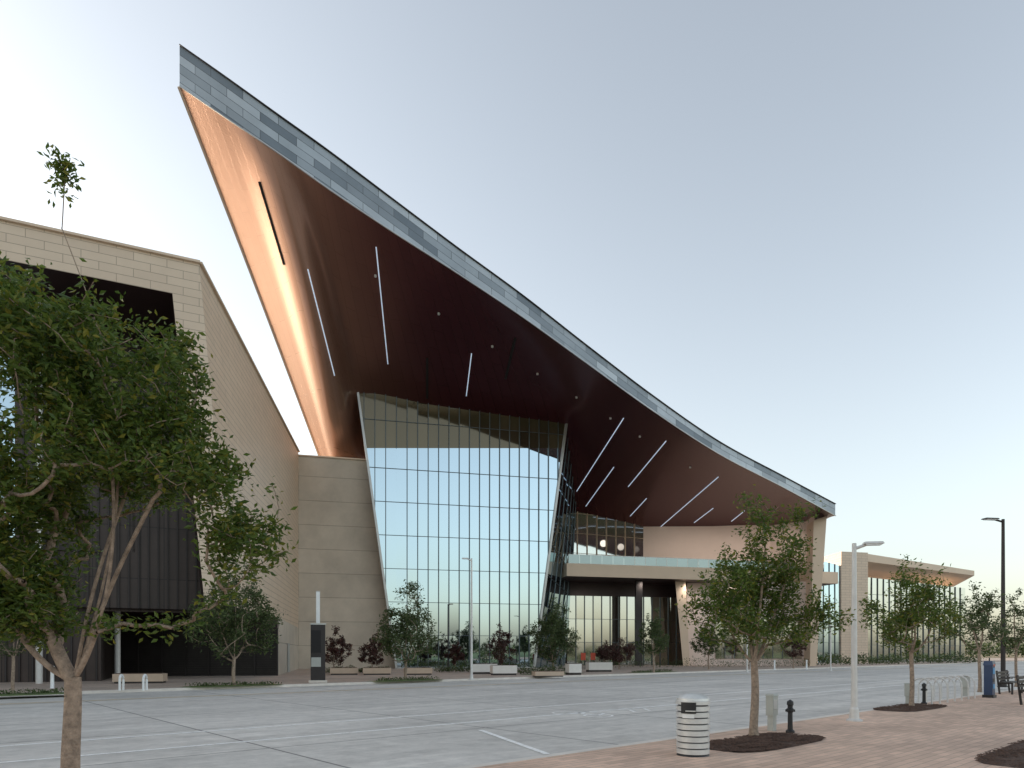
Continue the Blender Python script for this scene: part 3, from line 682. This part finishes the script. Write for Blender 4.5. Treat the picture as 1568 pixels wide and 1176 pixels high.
shrubs('distant_trees',((60,290,0),(420,300,0)),70,8,'leafB',ll=1.6,wid=6,dens=130,seed=21)
shrubs('distant_trees',((-260,-120,0),(220,-170,0)),80,6.5,'leafB',ll=1.4,wid=6,dens=150,seed=22)
shrubs('distant_trees',((-260,60,0),(-150,-60,0)),20,9,'leafB',ll=1.6,wid=6,dens=130,seed=23)
# ---------------------------------------------------------------- planting strips / mulch
def bed(name,c,ra,rp,key,zz,chips=0,seed=1):
    R=np.random.default_rng(seed); b=MB(); n=40; ca,cp=ap(c); pts=[]
    for k in range(n):
        t=2*math.pi*k/n; e=0.55; r=1+R.normal(0,0.012)
        x=math.copysign(abs(math.cos(t))**e,math.cos(t))*ra*r; y=math.copysign(abs(math.sin(t))**e,math.sin(t))*rp*r
        pts.append((ca+x,cp+y))
    inner=[(ca+(x-ca)*0.7,cp+(y-cp)*0.7) for x,y in pts]
    for k in range(n):
        j=(k+1)%n
        b.face([(*pts[k],zz+.004),(*pts[j],zz+.004),(*inner[j],zz+.035),(*inner[k],zz+.035)],key)
    b.face([(*q,zz+.035) for q in inner],key)
    for k in range(chips):
        t=R.uniform(0,6.28); r=R.random()**.5*1.02; x=ca+math.copysign(abs(math.cos(t))**.55,math.cos(t))*ra*r; y=cp+math.copysign(abs(math.sin(t))**.55,math.sin(t))*rp*r
        a=R.uniform(0,3.14); l=R.uniform(.02,.05); hz=zz+.03+R.uniform(0,.025) if r<.75 else zz+.02+R.uniform(0,.01)
        dx,dy=math.cos(a)*l,math.sin(a)*l; b.face([(x-dx-dy*.2,y-dy+dx*.2,hz),(x-dx+dy*.2,y-dy-dx*.2,hz+.006),(x+dx+dy*.2,y+dy-dx*.2,hz+.012),(x+dx-dy*.2,y+dy+dx*.2,hz)],key)
    return b.done(name,rot=ang)
bed('mulch_bed',G(1168,1137,SW),1.5,0.62,'mulch',SW,3500,1)
bed('mulch_bed',G(1395,1084,SW),1.7,0.6,'mulch',SW,1200,2)
bed('mulch_bed',G(1600,1150,SW),2.3,0.55,'mulch',SW,1500,3)
for i,(u,v,ra) in enumerate([(358,1050,2.4),(622,1042,2.4),(848,1032,3.0),(20,1064,2.2),(1000,1029,3.0)]):
    c=G(u,v,SW); bed('planting_strip',c,ra,0.8,'grass',SW,0,10+i)
    a_,p_=ap(c); q0_=dS*(a_-ra*.8)+nS*p_; q1_=dS*(a_+ra*.8)+nS*p_
    shrubs('ground_cover',((q0_.x,q0_.y,SW),(q1_.x,q1_.y,SW)),10,0.22,'leafB',ll=.1,wid=.5,dens=60,seed=40+i)
# ---------------------------------------------------------------- street furniture
c=G(1061,1156,SW); b=MB()
b.lathe(c,[(0.225,0.02),(0.225,0.80)],'black',36); b.lathe(c,[(0.0,0.02),(0.24,0.02),(0.25,0.0)],'black',36)
for k in range(8):
    z0_=0.03+k*0.094; b.lathe(c,[(0.228,z0_),(0.25,z0_+.004),(0.25,z0_+.076),(0.228,z0_+.08)],'silver',40)
b.lathe(c,[(0.23,0.79),(0.262,0.79),(0.262,0.845),(0.25,0.85)],'silver',40)
b.lathe(c,[(0.25,0.85),(0.245,0.885),(0.20,0.925),(0.11,0.95),(0.0,0.957)],'silver',40)
def ringpatch(t0,t1,z0_,z1_,r,key,n=8):
    for k in range(n):
        a0=t0+(t1-t0)*k/n; a1=t0+(t1-t0)*(k+1)/n
        b.face([(c.x+r*math.cos(a0),c.y+r*math.sin(a0),c.z+z0_),(c.x+r*math.cos(a1),c.y+r*math.sin(a1),c.z+z0_),(c.x+r*math.cos(a1),c.y+r*math.sin(a1),c.z+z1_),(c.x+r*math.cos(a0),c.y+r*math.sin(a0),c.z+z1_)],key)
ringpatch(-2.55,-1.65,0.66,0.83,0.266,'black'); ringpatch(-2.45,-1.75,0.59,0.65,0.268,'white')
b.beam((c.x-.17,c.y-.22,c.z+.70),(c.x-.03,c.y-.275,c.z+.70),.03,.015,'silver')
b.done('litter_bin',merge=True,smooth=True,origin=c)
def bollard(u,v):
    c=G(u,v,SW); b=MB(); b.lathe(c,[(0.0,0),(0.085,0),(0.085,.04),(0.05,.07),(0.045,.40),(0.075,.43),(0.075,.47),(0.05,.49),(0.05,.54),(0.065,.56),(0.06,.62),(0.02,.65),(0,.66)],'black',24)
    b.beam(c+Vector((-.09,0,.44)),c+Vector((.09,0,.44)),.045,.045,'black'); b.done('fire_hydrant',merge=True,smooth=True,origin=c)
bollard(1210,1122); bollard(1415,1078)
def pedestal(u,v,h=.78,w=.2):
    c=G(u,v,SW); b=MB(); b.box(c+Vector((0,0,h*.2)),(w*.7,w*.6,h*.4),'grey',ang); b.box(c+Vector((0,0,h*.66)),(w,w*.8,h*.52),'grey',ang); b.box(c+Vector((0,0,h*.94)),(w*1.12,w*.95,h*.05),'grey',ang,.8)
    b.box(c+Vector((0.02,-.1,h*.7)),(w*.5,.02,h*.25),'galv',0); b.done('utility_pedestal',origin=c)
pedestal(1182,1119); pedestal(1391,1080,.7); pedestal(1478,1066,.8,.3)
def lamp(u,v,top,key,side,r=.075,arm=.55,d=None,z=SW):
    c=G(u,v,z) if d is None else Vector((X_(u,d),d,z)); h=CAMZ+(HY-top)/F*c.y-z; b=MB()
    b.lathe(c,[(0,0),(r*2.4,0),(r*2.4,.03),(r*1.5,.06),(r*1.3,.28),(r,.32)],'%s'%key,20)
    b.tube([c+Vector((0,0,.1)),c+Vector((0,0,h*.5)),c+Vector((0,0,h))],[r,r*.85,r*.65],key,14)
    s=Vector((side,-.15*abs(side),0)).normalized()
    t=c+Vector((0,0,h-.05)); b.tube([t-Vector((0,0,.08)),t+s*arm*.5+Vector((0,0,.02)),t+s*arm*.6+Vector((0,0,.03))],[r*.5,r*.45,r*.45],key,8)
    q=t+s*(arm*.75)+Vector((0,0,.05)); rot=math.atan2(s.y,s.x)
    b.box(q,(arm*.8,arm*.36,.05),key,rot,.85); b.box(q-Vector((0,0,.04)),(arm*.62,arm*.28,.03),'white',rot)
    b.done('street_lamp',origin=c)
lamp(1308,1104,832,'galv',1); lamp(1536,1052,795,'darkmet',-1,.10,.9); lamp(722,1041,855,'galv',-1,.075,.5); lamp(686,0,925,'darkmet',1,.06,.4,d=60)
lamp(1272,0,935,'galv',1,.06,.4,d=60); lamp(1144,0,945,'galv',-1,.06,.4,d=56)
def stick(u,v,h=.9):
    c=G(u,v,SW); b=MB(); b.lathe(c,[(0,0),(.1,0),(.08,.03),(.07,h-.1),(.09,h-.08),(.09,h),(0,h+.02)],'white',14); b.done('bollard_light',origin=c,smooth=True,merge=True)
stick(80,1054,1.0); stick(1150,1027); stick(1186,1026); stick(1235,1025)
def hoop(p,dirv,h=.85,w=.55,key='galv',r=.028):
    p=Vector(p); d=Vector(dirv).normalized(); pts=[p-d*w/2]
    for k in range(9):
        t=math.pi*k/8; pts.append(p-d*(w/2*math.cos(t))+Vector((0,0,h-w/2+w/2*math.sin(t))))
    pts.append(p+d*w/2); b.tube(pts,r,key,8)
for u in (186,222):
    b=MB(); c=G(u,1057,SW); hoop(c,nS+dS*.6,.65,.42,'white',.05); b.done('bike_rack',origin=c)
b=MB(); c=G(1462,1074,SW); ca,cp=ap(c)
for k in range(7):
    q=dS*(ca+(k-3)*.75)+nS*(cp+.3); q.z=SW; hoop(q,nS,.8,.6,'galv',.026)
b.done('bike_rack',origin=c)
c=G(1515,1068,SW); b=MB()
b.box(c+Vector((0,0,.05)),(.42,.34,.1),'black',ang); b.box(c+Vector((0,0,.62)),(.34,.26,1.05),'navy',ang); b.box(c+Vector((0,0,1.22)),(.38,.30,.16),'navy',ang,.85)
fo=-nS*0.135
b.box(c+Vector((0,0,.95))+fo,(.24,.02,.22),'bluep',ang); b.box(c+Vector((0,0,.62))+fo,(.22,.02,.12),'black',ang); b.box(c+Vector((0,0,1.15))+fo,(.2,.03,.07),'red',ang); b.box(c+Vector((0,0,.4))+fo,(.2,.02,.16),'bluep',ang)
b.tube([c+Vector((0,0,1.3)),c+Vector((0,0,1.42))],.02,'black',8)
b.done('parking_pay_station',origin=c)
def bench(u,v):
    c=G(u,v,SW); b=MB(); ca,cp=ap(c)
    def L(a,p_,z_): q=dS*(ca+a)+nS*(cp+p_); return Vector((q.x,q.y,SW+z_))
    for k in range(4): b.beam(L(-.9,-.2+k*.12,.45),L(.9,-.2+k*.12,.45),.09,.03,'darkmet')
    for k in range(3): b.beam(L(-.9,.24+k*.02,.58+k*.12),L(.9,.24+k*.02,.58+k*.12),.03,.09,'darkmet')
    for s in (-.75,.75):
        b.beam(L(s,-.2,0),L(s,-.2,.44),.05,.05,'darkmet'); b.beam(L(s,.2,0),L(s,.3,.9),.05,.05,'darkmet'); b.beam(L(s,-.22,.42),L(s,.22,.42),.05,.04,'darkmet'); b.beam(L(s,-.22,.62),L(s,.26,.62),.05,.03,'darkmet')
    b.done('park_bench',origin=c)
bench(1548,1062); bench(1585,1078)
c=G(487,1045,SW); b=MB(); b.box(c+Vector((0,0,1.55)),(.75,.35,3.1),'darkmet',A76); b.box(c+Vector((0,0,.06)),(.95,.55,.12),'kerb',A76)
b.box(c+Vector((-.05,-.2,2.2)),(.5,.03,1.2),'slot',A76); b.box(c+Vector((-.05,-.2,1.1)),(.5,.03,.5),'grey',A76); b.box(c+Vector((.02,.0,3.14)),(.8,.4,.08),'alul',A76)
b.done('information_totem',origin=c)
c=Vector((X_(487,38.5),38.5,SW)); b=MB(); b.box(c+Vector((0,0,2.5)),(.2,.2,5.0),'white',A76); b.box(c+Vector((0,0,.04)),(.34,.34,.08),'galv',A76); b.box(c+Vector((0,0,5.03)),(.22,.22,.05),'galv',A76); b.done('light_column',origin=c)
def planter(u0,u1,d,h,key,name='planter_bench',depth=.9):
    c=Vector((X_((u0+u1)/2,d),d,SW)); w=X_(u1,d)-X_(u0,d); b=MB()
    b.box(c+Vector((0,0,h*.1)),(w*.94,depth*.9,h*.2),'darkmet',A76)
    b.box(c+Vector((0,0,h*.6)),(w,depth,h*.8),key,A76); b.box(c+Vector((0,0,h+.012)),(w*.9,depth*.8,.03),'mulch',A76)
    b.done(name,origin=c)
for u in (527,577,640): planter(u-21,u+21,50,.5,'plantc')
planter(722,760,52,.75,'plantw'); planter(752,790,49,.7,'plantw'); planter(868,888,50,.8,'plantw'); planter(898,936,58,.8,'plantw')
planter(816,862,46,.35,'plantc'); planter(180,250,36,.5,'plantc')
for u,d in ((893,66),(908,67)):
    c=Vector((X_(u,d),d,SW)); b=MB(); b.box(c+Vector((0,0,1.25)),(.45,.06,.7),'red'); b.beam(c+Vector((-.2,0,0)),c+Vector((-.2,0,1.7)),.05,.05,'darkmet'); b.beam(c+Vector((.2,0,0)),c+Vector((.2,0,1.7)),.05,.05,'darkmet'); b.done('banner_sign',origin=c)
# ---------------------------------------------------------------- light and sky
SAZ=math.radians(-72); SEL=math.radians(10)   # azimuth from +Y, clockwise positive
w=bpy.data.worlds.new('World'); scene.world=w; w.use_nodes=True; nt=w.node_tree
bg=nt.nodes['Background']; sky=nt.nodes.new('ShaderNodeTexSky'); sky.sky_type='NISHITA'; sky.sun_disc=False
sky.sun_elevation=SEL; sky.sun_rotation=SAZ; sky.altitude=200; sky.air_density=1.0; sky.dust_density=2.6; sky.ozone_density=1.5
hs=nt.nodes.new('ShaderNodeHueSaturation'); hs.inputs['Saturation'].default_value=0.53; hs.inputs['Value'].default_value=2.85
tn=nt.nodes.new('ShaderNodeVectorMath'); tn.operation='MULTIPLY'; tn.inputs[1].default_value=(1.03,1.0,0.945)
nt.links.new(sky.outputs[0],hs.inputs['Color']); nt.links.new(hs.outputs[0],tn.inputs[0]); nt.links.new(tn.outputs[0],bg.inputs['Color']); bg.inputs['Strength'].default_value=0.15
sd=bpy.data.lights.new('sun','SUN'); sd.energy=2.7; sd.angle=math.radians(1.0); sd.color=(1.0,0.86,0.74)
sl=bpy.data.objects.new('sun',sd); scene.collection.objects.link(sl)
tos=Vector((math.sin(SAZ)*math.cos(SEL),math.cos(SAZ)*math.cos(SEL),math.sin(SEL)))
sl.rotation_euler=(-tos).to_track_quat('-Z','Y').to_euler(); sl.location=(-40,20,60)
# ---------------------------------------------------------------- camera
cd=bpy.data.cameras.new('camera'); cam=bpy.data.objects.new('camera',cd); scene.collection.objects.link(cam)
cam.location=(0,0,CAMZ); cam.rotation_euler=(math.radians(90),0,0)
cd.sensor_width=36; cd.lens=36*F/1568; cd.shift_y=(HY-588)/1568; cd.clip_end=6000; cd.clip_start=0.05
scene.camera=cam
scene.view_settings.view_transform='Standard'; scene.view_settings.look='None'; scene.view_settings.exposure=0
